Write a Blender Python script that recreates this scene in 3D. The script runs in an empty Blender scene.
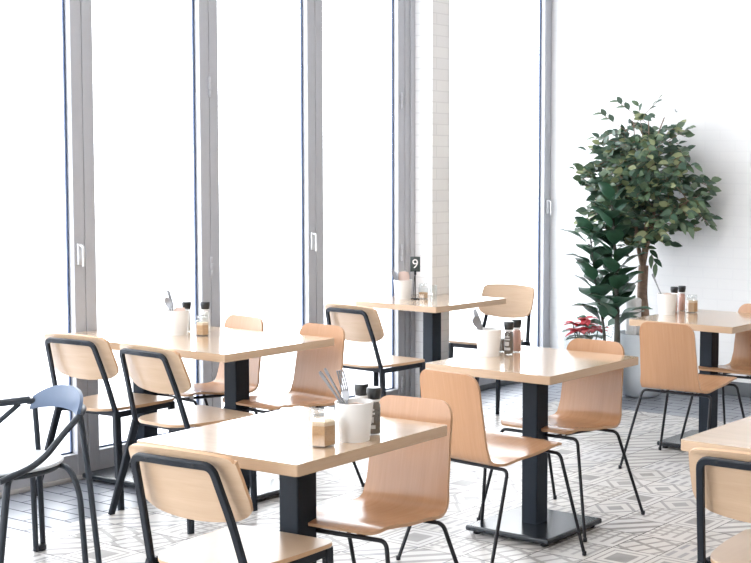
import bpy, bmesh, math, random
from mathutils import Vector, Matrix
S = bpy.context.scene
COL = S.collection
R = math.radians
PI = math.pi

# ------------------------------------------------------------------ materials
def new_mat(name):
    m = bpy.data.materials.new(name); m.use_nodes = True
    nt = m.node_tree; nt.nodes.clear()
    out = nt.nodes.new('ShaderNodeOutputMaterial')
    return m, nt, out

def principled(nt, out, col=(.8, .8, .8), rough=.5, metal=0., spec=.5, coat=0.):
    b = nt.nodes.new('ShaderNodeBsdfPrincipled')
    b.inputs['Base Color'].default_value = (*col, 1)
    b.inputs['Roughness'].default_value = rough
    b.inputs['Metallic'].default_value = metal
    b.inputs['Specular IOR Level'].default_value = spec
    b.inputs['Coat Weight'].default_value = coat
    b.inputs['Coat Roughness'].default_value = .12
    nt.links.new(b.outputs[0], out.inputs[0])
    return b

def mix_col(nt, fac, a, b):
    n = nt.nodes.new('ShaderNodeMix'); n.data_type = 'RGBA'
    for i, v in ((0, fac), (6, a), (7, b)):
        if isinstance(v, (tuple, list)): n.inputs[i].default_value = (*v[:3], 1)
        elif isinstance(v, (int, float)): n.inputs[i].default_value = v
        else: nt.links.new(v, n.inputs[i])
    return n.outputs[2]

def coords(nt, scale=(1, 1, 1), loc=(0, 0, 0), rot=(0, 0, 0)):
    t = nt.nodes.new('ShaderNodeTexCoord'); m = nt.nodes.new('ShaderNodeMapping')
    m.inputs['Scale'].default_value = scale; m.inputs['Location'].default_value = loc
    m.inputs['Rotation'].default_value = rot
    nt.links.new(t.outputs['Object'], m.inputs[0])
    return m.outputs[0]

def noise(nt, vec, scale=1., detail=3., rough=.5, dist=0.):
    n = nt.nodes.new('ShaderNodeTexNoise')
    n.inputs['Scale'].default_value = scale; n.inputs['Detail'].default_value = detail
    n.inputs['Roughness'].default_value = rough; n.inputs['Distortion'].default_value = dist
    nt.links.new(vec, n.inputs['Vector'])
    return n.outputs['Fac']

def ramp(nt, fac, stops):
    r = nt.nodes.new('ShaderNodeValToRGB')
    e = r.color_ramp.elements
    e[0].position, e[0].color = stops[0][0], (*stops[0][1], 1)
    e[1].position, e[1].color = stops[-1][0], (*stops[-1][1], 1)
    for p, c in stops[1:-1]:
        x = e.new(p); x.color = (*c, 1)
    nt.links.new(fac, r.inputs[0])
    return r.outputs[0]

def bump(nt, b, h, strength=.1, dist=.01):
    n = nt.nodes.new('ShaderNodeBump')
    n.inputs['Strength'].default_value = strength; n.inputs['Distance'].default_value = dist
    nt.links.new(h, n.inputs['Height']); nt.links.new(n.outputs[0], b.inputs['Normal'])

def plain(name, col, rough=.5, metal=0., spec=.5, var=.06, scale=30., coat=0., bmp=0.):
    m, nt, out = new_mat(name)
    b = principled(nt, out, col, rough, metal, spec, coat)
    f = noise(nt, coords(nt), scale, 3.)
    nt.links.new(mix_col(nt, f, tuple(c * (1 - var) for c in col), tuple(min(1, c * (1 + var)) for c in col)), b.inputs['Base Color'])
    if bmp: bump(nt, b, noise(nt, coords(nt), scale * 8, 2.), bmp, .002)
    return m

def wood(name, dark, light, stretch, rough=.32, spec=.5, coat=0.):
    m, nt, out = new_mat(name)
    b = principled(nt, out, light, rough, 0, spec, coat)
    v = coords(nt, stretch)
    f1 = noise(nt, v, 1.0, 5., .6, .4)
    f2 = noise(nt, coords(nt, tuple(s * 4 for s in stretch)), 1.0, 2., .5)
    mx = nt.nodes.new('ShaderNodeMath'); mx.operation = 'MULTIPLY_ADD'
    nt.links.new(f2, mx.inputs[0]); mx.inputs[1].default_value = .35
    ad = nt.nodes.new('ShaderNodeMath'); ad.operation = 'MULTIPLY'
    nt.links.new(f1, ad.inputs[0]); ad.inputs[1].default_value = .72
    nt.links.new(ad.outputs[0], mx.inputs[2])
    nt.links.new(ramp(nt, mx.outputs[0], [(.3, dark), (.55, tuple((a + c) / 2 for a, c in zip(dark, light))), (.75, light)]), b.inputs['Base Color'])
    return m

def glass_mat(name, tint=(1, 1, 1), gloss=.06, rough=.02):
    m, nt, out = new_mat(name)
    t = nt.nodes.new('ShaderNodeBsdfTransparent'); t.inputs[0].default_value = (*tint, 1)
    g = nt.nodes.new('ShaderNodeBsdfGlossy'); g.inputs['Roughness'].default_value = rough
    lw = nt.nodes.new('ShaderNodeLayerWeight'); lw.inputs[0].default_value = .5
    x = NX(nt); fac = x.m('ADD', gloss, x.m('MULTIPLY', x.m('POWER', lw.outputs['Facing'], 4.), .55))
    mx = nt.nodes.new('ShaderNodeMixShader')
    nt.links.new(fac, mx.inputs[0]); nt.links.new(t.outputs[0], mx.inputs[1]); nt.links.new(g.outputs[0], mx.inputs[2])
    nt.links.new(mx.outputs[0], out.inputs[0])
    return m

class NX:
    """small math-node expression builder"""
    def __init__(s, nt): s.nt = nt
    def m(s, op, *a):
        n = s.nt.nodes.new('ShaderNodeMath'); n.operation = op
        for i, v in enumerate(a):
            if isinstance(v, (int, float)): n.inputs[i].default_value = v
            else: s.nt.links.new(v, n.inputs[i])
        return n.outputs[0]

def tile_floor():
    m, nt, out = new_mat('patterned_cement_tile')
    b = principled(nt, out, (.7, .7, .7), .16, 0, .5)
    x = NX(nt); M = x.m
    T = .2265
    t = nt.nodes.new('ShaderNodeTexCoord'); sp = nt.nodes.new('ShaderNodeSeparateXYZ')
    nt.links.new(t.outputs['Object'], sp.inputs[0])
    u = M('DIVIDE', M('ADD', sp.outputs[0], 2.98), T); v = M('DIVIDE', M('ADD', sp.outputs[1], -5.02), T)
    cu, cv = M('FLOOR', u), M('FLOOR', v)
    p0, q0 = M('FRACT', u), M('FRACT', v)
    cb = nt.nodes.new('ShaderNodeCombineXYZ')
    nt.links.new(cu, cb.inputs[0]); nt.links.new(cv, cb.inputs[1]); cb.inputs[2].default_value = 3.7
    wn = nt.nodes.new('ShaderNodeTexWhiteNoise'); wn.noise_dimensions = '3D'
    nt.links.new(cb.outputs[0], wn.inputs['Vector'])
    sc = nt.nodes.new('ShaderNodeSeparateColor'); nt.links.new(wn.outputs['Color'], sc.inputs[0])
    r1, r2, r3 = wn.outputs['Value'], sc.outputs[0], sc.outputs[1]
    flip = M('GREATER_THAN', r2, .5)
    p = M('ADD', M('MULTIPLY', p0, flip), M('MULTIPLY', M('SUBTRACT', 1, p0), M('SUBTRACT', 1, flip)))
    q = q0
    ax, ay = M('ABSOLUTE', M('SUBTRACT', p, .5)), M('ABSOLUTE', M('SUBTRACT', q, .5))
    mxa = M('MAXIMUM', ax, ay); sma = M('ADD', ax, ay)
    dg = M('ADD', p, q); dm = M('SUBTRACT', p, q)
    band = lambda e, k, w: M('LESS_THAN', M('ABSOLUTE', M('SUBTRACT', M('FRACT', M('MULTIPLY', e, k)), .5)), w)
    OR = lambda a, c: M('MAXIMUM', a, c)
    AND = lambda a, c: M('MULTIPLY', a, c)
    pats = []
    pats.append(OR(M('LESS_THAN', mxa, .24), AND(M('GREATER_THAN', mxa, .34), M('LESS_THAN', mxa, .38))))      # framed square
    pats.append(band(dg, 2., .2))                                                                                # wide diagonal stripes
    pats.append(OR(band(M('ADD', p, M('MULTIPLY', q, .5)), 3., .13), band(M('SUBTRACT', q, M('MULTIPLY', p, .4)), 2., .1)))   # lattice
    rr = M('SQRT', M('ADD', M('MULTIPLY', p, p), M('MULTIPLY', q, q)))
    pats.append(OR(AND(band(p, 4., .15), M('GREATER_THAN', q, .18)), AND(band(q, 5., .14), M('LESS_THAN', dm, .15))))                                                  # quarter rings
    pats.append(OR(M('LESS_THAN', sma, .22), AND(M('GREATER_THAN', sma, .42), M('LESS_THAN', sma, .52))))        # diamond
    pats.append(AND(band(p, 4., .2), band(q, 2., .36)))                                                          # dashes
    pats.append(OR(M('LESS_THAN', M('ABSOLUTE', dm), .07), AND(M('GREATER_THAN', dm, .3), M('LESS_THAN', dm, .5))))
    tot = None
    n = len(pats)
    for i, e in enumerate(pats):
        sel = AND(M('GREATER_THAN', r1, i / n), M('LESS_THAN', r1, (i + 1) / n))
        w = AND(sel, e)
        tot = w if tot is None else M('ADD', tot, w)
    ground = ramp(nt, r3, [(0, (.46, .447, .43)), (.5, (.55, .535, .515)), (1, (.49, .485, .485))])
    grey = ramp(nt, r2, [(0, (.13, .124, .122)), (.5, (.21, .196, .185)), (1, (.16, .17, .20))])
    fade = noise(nt, t.outputs['Object'], 9., 3.)
    fac = M('MULTIPLY', tot, M('ADD', .5, M('MULTIPLY', fade, .5)))
    c = mix_col(nt, fac, ground, grey)
    ex = M('GREATER_THAN', M('MAXIMUM', M('ABSOLUTE', M('SUBTRACT', p0, .5)), M('ABSOLUTE', M('SUBTRACT', q0, .5))), .488)
    c = mix_col(nt, M('MULTIPLY', ex, .85), c, (.16, .155, .16))
    nt.links.new(c, b.inputs['Base Color'])
    rg = M('ADD', .27, M('MULTIPLY', noise(nt, t.outputs['Object'], 3., 2.), .14))
    nt.links.new(rg, b.inputs['Roughness'])
    nt.links.new(M('MULTIPLY', .42, M('SUBTRACT', 1, ex)), b.inputs['Specular IOR Level'])
    bump(nt, b, M('SUBTRACT', 1, ex), .25, .002)
    return m

def brick_mat(name, c1, c2, mortar, w, h, msize, rough, axes='XY', bstr=.3):
    m, nt, out = new_mat(name)
    b = principled(nt, out, c1, rough)
    bt = nt.nodes.new('ShaderNodeTexBrick')
    tc = nt.nodes.new('ShaderNodeTexCoord'); sx = nt.nodes.new('ShaderNodeSeparateXYZ'); cx = nt.nodes.new('ShaderNodeCombineXYZ')
    nt.links.new(tc.outputs['Object'], sx.inputs[0])
    nt.links.new(sx.outputs[axes[0]], cx.inputs[0]); nt.links.new(sx.outputs[axes[1]], cx.inputs[1])
    nt.links.new(cx.outputs[0], bt.inputs['Vector'])
    bt.inputs['Color1'].default_value = (*c1, 1); bt.inputs['Color2'].default_value = (*c2, 1); bt.inputs['Mortar'].default_value = (*mortar, 1)
    bt.inputs['Scale'].default_value = 1; bt.inputs['Brick Width'].default_value = w; bt.inputs['Row Height'].default_value = h
    bt.inputs['Mortar Size'].default_value = msize; bt.inputs['Mortar Smooth'].default_value = .3
    nt.links.new(bt.outputs['Color'], b.inputs['Base Color'])
    xx = NX(nt)
    nt.links.new(xx.m('MULTIPLY', .5, xx.m('SUBTRACT', 1, bt.outputs['Fac'])), b.inputs['Specular IOR Level'])
    inv = NX(nt).m('SUBTRACT', 1, bt.outputs['Fac'])
    bump(nt, b, inv, bstr, .003)
    return m

MT = {}
MT['floor'] = tile_floor()
MT['border'] = brick_mat('grey_border_tile', (.17, .185, .215), (.22, .235, .27), (.08, .08, .10), .3, .1, .0045, .3, bstr=.25)
MT['wall_brick'] = brick_mat('white_painted_brick_back', (.78, .79, .80), (.77, .78, .792), (.765, .775, .788), .24, .075, .006, .5, 'XZ', .05)
MT['pier_brick_room'] = brick_mat('white_painted_brick_pier', (.78, .77, .75), (.75, .74, .73), (.69, .68, .67), .24, .072, .004, .5, 'YZ', .15)  # room face: same white brick, its shade put into a darker, warmer colour
MT['pier_brick'] = brick_mat('white_painted_brick_pier_side', (.84, .85, .86), (.82, .83, .84), (.74, .75, .76), .24, .072, .004, .5, 'XZ', .15)  # near face: same white brick, its brighter light put into the colour
MT['plaster'] = plain('white_plaster', (.82, .82, .82), .7, var=.02)
MT['timber'] = plain('warm_panelled_wall', (.55, .44, .34), .6)  # warm tone picked to bounce fill light onto right-facing table edges
MT['skirt'] = plain('dark_skirting_paint', (.10, .11, .12), .5)
MT['alu'] = plain('grey_aluminium_frame', (.41, .42, .45), .4, .1, .5, .03)
MT['alu_dark'] = plain('dark_window_gasket', (.05, .08, .16), .5)
MT['alu_lt'] = plain('bright_handle_aluminium', (.62, .63, .65), .3, .5)
MT['kerb'] = plain('pale_threshold_strip', (.42, .41, .40), .5)
MT['pane'] = glass_mat('window_glass', (.98, .99, 1.), .04)
MT['pave'] = plain('pale_outdoor_paving', (.72, .72, .76), .8, var=.04, scale=3.)
MT['black'] = plain('black_powder_coat', (.012, .016, .023), .45, 0, .22, .12, 60., bmp=.05)
MT['plate'] = plain('glossy_black_plate', (.012, .016, .022), .22, 0, .5, .12, 60.)
MT['column'] = plain('textured_black_column', (.011, .017, .027), .5, 0, .2, .3, 180., bmp=.25)
MT['rod'] = plain('black_chair_rod', (.012, .013, .017), .32, 0, .25, .1)
MT['top'] = wood('maple_table_top', (.43, .31, .205), (.52, .385, .27), (2.2, 26, 26), .16, .5, .6)
MT['edge'] = wood('maple_table_edge', (.45, .315, .21), (.53, .385, .265), (3, 3, 60), .35, .4)
MT['shell'] = wood('orange_oak_veneer', (.415, .225, .122), (.478, .272, .152), (60, 2.5, 2.5), .24, .42, .0)
MT['ply'] = plain('plywood_edge_layers', (.42, .25, .14), .45)
MT['beech'] = wood('pale_beech_veneer', (.465, .325, .215), (.545, .40, .28), (2.5, 14, 40), .3, .5)
MT['beech_seat'] = wood('pale_beech_seat_veneer', (.45, .325, .225), (.50, .37, .26), (12, 2., 6), .28, .5, .15)
MT['beech_edge'] = plain('beech_ply_edge', (.50, .31, .18), .45)
MT['blue'] = plain('blue_moulded_backrest', (.052, .085, .15), .4, var=.08)
MT['paleseat'] = plain('pale_grey_seat', (.50, .53, .56), .3, var=.03)
MT['steel_dark'] = plain('dark_steel_tube', (.022, .028, .037), .38, .0, .3)
MT['screw'] = plain('dark_screw_heads', (.006, .006, .008), .4, .3)
MT['white_cer'] = plain('white_ceramic', (.74, .74, .735), .28, var=.02, coat=.2)
MT['steel'] = plain('cutlery_steel', (.24, .245, .26), .32, .35)
MT['napkin'] = plain('beige_paper_napkin', (.60, .46, .40), .8)
MT['glass'] = glass_mat('clear_jar_glass', (.93, .95, .95), .12)
MT['sugar'] = plain('brown_sugar', (.50, .31, .17), .8, var=.25, scale=250.)
MT['sugar_white'] = plain('raw_sugar_pale', (.70, .56, .42), .8, var=.12, scale=250.)
MT['pepper'] = plain('peppercorns', (.10, .085, .075), .6, var=.8, scale=220.)
MT['salt_pink'] = plain('pink_rock_salt', (.60, .34, .28), .5, var=.4, scale=220.)
MT['salt_white'] = plain('white_salt', (.80, .80, .80), .6, var=.05)
MT['cap'] = plain('black_grinder_cap', (.015, .018, .02), .3)
MT['label'] = plain('pale_bottle_label', (.55, .54, .54), .5)
MT['sign'] = plain('black_number_plate', (.035, .05, .05), .4)
MT['sign_white'] = plain('white_number_paint', (.8, .8, .8), .5)
MT['bark'] = plain('grey_brown_bark', (.22, .15, .11), .8, var=.45, scale=40., bmp=.4)
MT['leaf_a'] = plain('ficus_dark_leaf', (.048, .095, .062), .42, var=.35, scale=14.)
MT['leaf_b'] = plain('ficus_mid_leaf', (.095, .150, .085), .42, var=.3, scale=14.)
MT['leaf_c'] = plain('ficus_pale_leaf', (.27, .31, .16), .45, var=.3, scale=14.)
MT['leaf_d'] = plain('fiddle_leaf_green', (.036, .095, .055), .33, var=.4, scale=9.)
MT['leaf_e'] = plain('fiddle_leaf_bluegreen', (.07, .155, .105), .33, var=.35, scale=9.)
MT['vein'] = plain('pale_leaf_midrib', (.16, .24, .12), .5)
MT['dark_stem'] = plain('dark_green_brown_stem', (.055, .055, .045), .7, var=.4, scale=30.)
MT['red'] = plain('poinsettia_red', (.50, .022, .035), .5, var=.35, scale=18.)
MT['pot_grey'] = plain('pale_grey_planter', (.56, .61, .66), .5, var=.03)
MT['pot_white'] = plain('white_liner', (.85, .85, .85), .4, var=.02)
MT['pot_dark'] = plain('dark_nursery_pot', (.05, .05, .05), .6)
MT['soil'] = plain('potting_soil', (.05, .035, .025), .95, var=.5, scale=80.)
MT['wrap'] = glass_mat('clear_plant_wrap', (.95, .97, .97), .12, .1)

# ------------------------------------------------------------------ mesh helpers
def obj(name, bm, mats, parent=None, smooth=True, angle=40):
    me = bpy.data.meshes.new(name)
    bmesh.ops.recalc_face_normals(bm, faces=bm.faces[:])
    bm.to_mesh(me); bm.free()
    if not isinstance(mats, (list, tuple)): mats = [mats]
    for m in mats: me.materials.append(m)
    if smooth:
        me.polygons.foreach_set('use_smooth', [True] * len(me.polygons))
        me.set_sharp_from_angle(angle=R(angle))
    o = bpy.data.objects.new(name, me); COL.objects.link(o)
    if parent: o.parent = parent
    return o

def struct(name, bm, mats, parent=None, **k):
    o = obj(name, bm, mats, parent, **k)
    o['kind'] = 'structure'
    return o

def tag(o, label, cat, group=None):
    o['label'] = label; o['category'] = cat
    if group: o['group'] = group
    return o

def thing(name, label, cat, loc=(0, 0, 0), rz=0, group=None):
    o = bpy.data.objects.new(name, None); COL.objects.link(o)
    o.empty_display_size = .1
    o.location = loc; o.rotation_euler = (0, 0, R(rz))
    return tag(o, label, cat, group)

def copy_thing(src, loc, rz, label):
    r = src.copy(); COL.objects.link(r); r.location = loc; r.rotation_euler = (0, 0, R(rz)); r['label'] = label
    for ch in list(src.children):
        c = ch.copy(); COL.objects.link(c); c.parent = r
        for g in list(ch.children):
            d = g.copy(); COL.objects.link(d); d.parent = c
    return r

def box(bm, c, s, bev=0., mat=0, rz=0., seg=2):
    vs = bmesh.ops.create_cube(bm, size=1)['verts']
    M = Matrix.Translation(c) @ Matrix.Rotation(rz, 4, 'Z') @ Matrix.Diagonal((*s, 1))
    bmesh.ops.transform(bm, matrix=M, verts=vs)
    fs = list({f for v in vs for f in v.link_faces})
    for f in fs: f.material_index = mat
    if bev:
        es = list({e for v in vs for e in v.link_edges})
        bmesh.ops.bevel(bm, geom=es, offset=bev, segments=seg, profile=.5, affect='EDGES', clamp_overlap=True)

def fillet(pts, r, n=6):
    pts = [Vector(p) for p in pts]; out = [pts[0]]
    rs = r if isinstance(r, (list, tuple)) else [r] * len(pts)
    for i in range(1, len(pts) - 1):
        a, b, c = pts[i - 1], pts[i], pts[i + 1]
        d1, d2 = (a - b).normalized(), (c - b).normalized()
        k = min(rs[i], (a - b).length * .48, (c - b).length * .48)
        p, q = b + d1 * k, b + d2 * k
        for j in range(n + 1):
            t = j / n
            out.append(p * (1 - t) ** 2 + b * 2 * t * (1 - t) + q * t * t)
    out.append(pts[-1])
    return out

def tube(bm, pts, r, n=10, sec=None, closed=False, up=None, mat=0, taper=None):
    """sweep a round or rectangular (sec=(w,d)) section along pts"""
    pts = [Vector(p) for p in pts]
    N = len(pts)
    if sec:
        w, d = sec[0] / 2, sec[1] / 2; cb = min(w, d) * .35
        prof = []
        for sx, sy in ((1, 1), (-1, 1), (-1, -1), (1, -1)):
            a = [(sx * w, sy * (d - cb)), (sx * (w - cb), sy * d)]
            prof += a if sx * sy > 0 else a[::-1]
    else:
        prof = [(r * math.cos(2 * PI * i / n), r * math.sin(2 * PI * i / n)) for i in range(n)]
    tang = []
    for i in range(N):
        a = pts[(i - 1) % N] if (closed or i > 0) else pts[i]
        b = pts[(i + 1) % N] if (closed or i < N - 1) else pts[i]
        tang.append((b - a).normalized())
    t0 = tang[0]
    nrm = Vector(up) if up else (Vector((0, 0, 1)) if abs(t0.z) < .9 else Vector((0, 1, 0)))
    rings = []
    for i in range(N):
        t = tang[i]
        nrm = (nrm - t * nrm.dot(t)).normalized(); bi = t.cross(nrm)
        k = taper[i] if taper else 1.
        rings.append([bm.verts.new(pts[i] + nrm * (x * k) + bi * (y * k)) for x, y in prof])
    L = len(prof)
    for i in range(N if closed else N - 1):
        A, B = rings[i], rings[(i + 1) % N]
        for j in range(L):
            f = bm.faces.new((A[j], A[(j + 1) % L], B[(j + 1) % L], B[j])); f.material_index = mat
    if not closed:
        bm.faces.new(rings[0][::-1]).material_index = mat; bm.faces.new(rings[-1]).material_index = mat

def lathe(bm, prof, n=28, c=(0, 0, 0), mat=0, close=True):
    rings = []
    for r, z in prof:
        rings.append([bm.verts.new((c[0] + r * math.cos(2 * PI * i / n), c[1] + r * math.sin(2 * PI * i / n), c[2] + z)) for i in range(n)])
    for a, b in zip(rings, rings[1:]):
        for i in range(n):
            bm.faces.new((a[i], a[(i + 1) % n], b[(i + 1) % n], b[i])).material_index = mat
    if close:
        bm.faces.new(rings[0][::-1]).material_index = mat; bm.faces.new(rings[-1]).material_index = mat

def plate(bm, outline, z0, z1, bev=.003, mat_edge=0, mat_face=0):
    lo = [bm.verts.new((x, y, z0)) for x, y in outline]; hi = [bm.verts.new((x, y, z1)) for x, y in outline]
    n = len(outline)
    fs = [bm.faces.new(lo[::-1]), bm.faces.new(hi)]
    for f in fs: f.material_index = mat_face
    for i in range(n):
        bm.faces.new((lo[i], lo[(i + 1) % n], hi[(i + 1) % n], hi[i])).material_index = mat_edge
    if bev:
        es = [e for f in fs for e in f.edges]
        bmesh.ops.bevel(bm, geom=es, offset=bev, segments=2, profile=.5, affect='EDGES')

def rounded(pts, rs, n=6):
    """closed 2D polygon with rounded corners"""
    out = []; N = len(pts)
    for i in range(N):
        a, b, c = (Vector(pts[(i + k) % N]) for k in (-1, 0, 1))
        r = rs[i] if isinstance(rs, (list, tuple)) else rs
        if r <= 0: out.append(tuple(b)); continue
        d1, d2 = (a - b).normalized(), (c - b).normalized()
        k = min(r, (a - b).length * .49, (c - b).length * .49)
        p, q = b + d1 * k, b + d2 * k
        for j in range(n + 1):
            t = j / n
            out.append(tuple(p * (1 - t) ** 2 + b * 2 * t * (1 - t) + q * t * t))
    return out

def sheet(bm, grid, th, mat=0, mat_edge=1):
    """a grid of points thickened to both sides by th/2, edges stitched"""
    ni, nj = len(grid), len(grid[0])
    nor = [[None] * nj for _ in range(ni)]
    for i in range(ni):
        for j in range(nj):
            a = grid[min(i + 1, ni - 1)][j] - grid[max(i - 1, 0)][j]
            b = grid[i][min(j + 1, nj - 1)] - grid[i][max(j - 1, 0)]
            c = a.cross(b)
            nor[i][j] = c.normalized() if c.length > 1e-12 else Vector((0, 0, 1))
    F = [[bm.verts.new(grid[i][j] + nor[i][j] * th / 2) for j in range(nj)] for i in range(ni)]
    B = [[bm.verts.new(grid[i][j] - nor[i][j] * th / 2) for j in range(nj)] for i in range(ni)]
    for i in range(ni - 1):
        for j in range(nj - 1):
            bm.faces.new((F[i][j], F[i + 1][j], F[i + 1][j + 1], F[i][j + 1])).material_index = mat
            bm.faces.new((B[i][j], B[i][j + 1], B[i + 1][j + 1], B[i + 1][j])).material_index = mat
    ring = [(i, 0) for i in range(ni)] + [(ni - 1, j) for j in range(1, nj)] + [(i, nj - 1) for i in range(ni - 2, -1, -1)] + [(0, j) for j in range(nj - 2, 0, -1)]
    for k in range(len(ring)):
        (a, b), (c, d) = ring[k], ring[(k + 1) % len(ring)]
        bm.faces.new((F[a][b], F[c][d], B[c][d], B[a][b])).material_index = mat_edge

def interp(tab, s):
    if s <= tab[0][0]: return tab[0][1]
    for (a, va), (b, vb) in zip(tab, tab[1:]):
        if s <= b:
            t = (s - a) / (b - a); t = t * t * (3 - 2 * t)
            return va + (vb - va) * t
    return tab[-1][1]

def BM(): return bmesh.new()

# ------------------------------------------------------------------ setting
UW = -5.88            # room face of the window frames
VB = 8.515            # back wall
HC = 3.35             # ceiling
b = BM(); box(b, ((-5.2 + 2.6) / 2, (7.6 - 2.2) / 2, -.05), (7.8, 9.8, .1)); struct('floor', b, MT['floor'])
b = BM(); box(b, ((-6.05 - 5.2) / 2, (8.6 - 2.2) / 2, -.05), (.85, 10.8, .1)); struct('floor_border_left', b, MT['border'])
b = BM(); box(b, ((-5.2 + 2.6) / 2, 8.1, -.05), (7.8, 1.0, .1)); struct('floor_border_back', b, MT['border'])
b = BM(); box(b, ((UW - .1 + 2.6) / 2, VB + .06, HC / 2), (2.6 - UW + .1, .12, HC)); struct('wall_back', b, MT['wall_brick'])
b = BM(); box(b, ((UW + 2.6) / 2, VB - .008, .05), (2.6 - UW, .016, .10), .003); struct('baseboard_back', b, MT['skirt'])
b = BM(); box(b, (2.66, 3.15, HC / 2), (.12, 10.8, HC)); struct('wall_right', b, MT['timber'])  # unseen wall, returns indirect light to faces turned right
b = BM(); box(b, (.1, -2.26, HC / 2), (5.0, .12, HC)); struct('wall_front', b, MT['plaster'])  # unseen, added behind the camera to cut fill light, left part kept open
b = BM(); box(b, (-1.7, 3.15, HC + .06), (8.7, 10.8, .12)); struct('ceiling', b, MT['plaster'])
b = BM(); box(b, (UW - .05, 3.15, 3.25), (.1, 10.8, .2)); struct('wall_left', b, MT['plaster'])
b = BM(); box(b, (-20, 4, -.16), (28.2, 60, .1)); struct('ground_outside', b, MT['pave'])

# glazed folding leaves along the window wall
FD = .06
def leaf(n, v0, v1, sl, sr, sash_top=3.15):
    f = BM()
    uc = UW - FD / 2
    box(f, (uc, v0 + sl / 2, sash_top / 2), (FD, sl - .003, sash_top), .003)
    box(f, (uc, v1 - sr / 2, sash_top / 2), (FD, sr - .003, sash_top), .003)
    box(f, (uc, (v0 + v1) / 2, .066), (FD - .002, v1 - v0 - sl - sr + .004, .13), .003)
    box(f, (uc, (v0 + v1) / 2, sash_top - .05), (FD - .002, v1 - v0 - sl - sr + .004, .1), .003)
    o = struct('window_%d' % n, f, MT['alu'], angle=14)
    g = BM()   # dark gasket around the pane
    ug = UW - .044
    a0, a1, z0, z1 = v0 + sl, v1 - sr, .131, sash_top - .1
    for c, s in (((ug, a0 + .004, (z0 + z1) / 2), (.012, .008, z1 - z0)), ((ug, a1 - .004, (z0 + z1) / 2), (.012, .008, z1 - z0)),
                 ((ug, (a0 + a1) / 2, z0 + .004), (.012, a1 - a0, .008)), ((ug, (a0 + a1) / 2, z1 - .004), (.012, a1 - a0, .008))):
        box(g, c, s)
    struct('gasket', g, MT['alu_dark'], o)
    p = BM(); box(p, (ug, (a0 + a1) / 2, (z0 + z1) / 2), (.006, a1 - a0 - .002, z1 - z0 - .002)); struct('pane', p, MT['pane'], o)
    return o
ST = .066
L1 = leaf(1, 3.60, 4.405, ST, ST)
L2 = leaf(2, 4.405, 5.21, ST, ST)
L3 = leaf(3, 5.21, 6.022, ST, ST)
L4 = leaf(4, 6.022, 6.832, ST, ST)
L5 = leaf(5, 7.10, 8.51, .1, .088)
L6 = leaf(6, 2.80, 3.60, ST, ST)  # unseen leaves from here on, added for light balance and floor reflections
L7 = leaf(7, 2.00, 2.80, ST, ST)
L8 = leaf(8, 1.20, 2.00, ST, ST)
for i in range(4): leaf(9 + i, .40 - .8 * i, 1.20 - .8 * i, ST, ST)  # unseen leaves, added so chair backs catch window light and reflections
b = BM(); box(b, (UW - .03, 6.8745, 1.575), (.07, .083, 3.15), .004); box(b, (UW + .012, 6.895, 1.575), (.014, .04, 3.15), .003); struct('trim_1', b, MT['alu'])
b = BM(); box(b, (UW + .009, 3.9, .011), (.018, 5.9, .022), .004); struct('trim_2', b, MT['kerb'])
b = BM(); box(b, (UW + .006, 7.8, .02), (.012, 1.38, .04), .003); struct('baseboard_left', b, MT['skirt'])
def handle(o, v, z, L=.12):
    h = BM(); box(h, (UW + .006, v, z), (.012, .026, L * .9), .004); tube(h, fillet([(UW + .01, v, z + L * .35), (UW + .035, v, z + L * .35), (UW + .035, v, z - L * .5)], .015), .007, 8)
    struct('handle', h, MT['alu_lt'], o)
handle(L1, 4.368, 1.14); handle(L3, 5.985, 1.14); handle(L5, 8.462, 1.30)
for lf, v in ((L2, 5.21), (L4, 6.80)):
    for z in (.16, 1.03, 2.02):
        h = BM()
        for k in (-1, 0, 1): lathe(h, [(.009, -.017), (.011, -.014), (.011, .014), (.009, .017)], 10, (UW + .006, v, z + k * .037))
        struct('hinge', h, MT['alu'], lf)
# tiled brick pier
b = BM(); box(b, (-5.805, 7.008, HC / 2), (.17, .183, HC), .002)
b.faces.ensure_lookup_table()
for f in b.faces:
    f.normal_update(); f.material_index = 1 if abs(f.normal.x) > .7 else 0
struct('wall_pier', b, [MT['pier_brick'], MT['pier_brick_room']], smooth=False)

# ------------------------------------------------------------------ tables
def pedestal(root, x, y):
    c = BM(); box(c, (x, y, .372), (.082, .088, .68), .006); obj('column', c, MT['column'], root, angle=14)
    p = BM(); box(p, (x, y, .0265), (.44, .43, .025), .008, seg=3); base = obj('base_plate', p, MT['plate'], root, angle=14)
    for sx in (-1, 1):
        for sy in (-1, 1):
            g = BM(); lathe(g, [(.016, 0), (.018, .002), (.018, .012), (.012, .0145)], 14, (x + sx * .18, y + sy * .18, 0)); obj('foot_glide', g, MT['rod'], base)
    m = BM(); box(m, (x, y, .709), (.30, .30, .008), .003); obj('mounting_plate', m, MT['black'], root)

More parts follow.
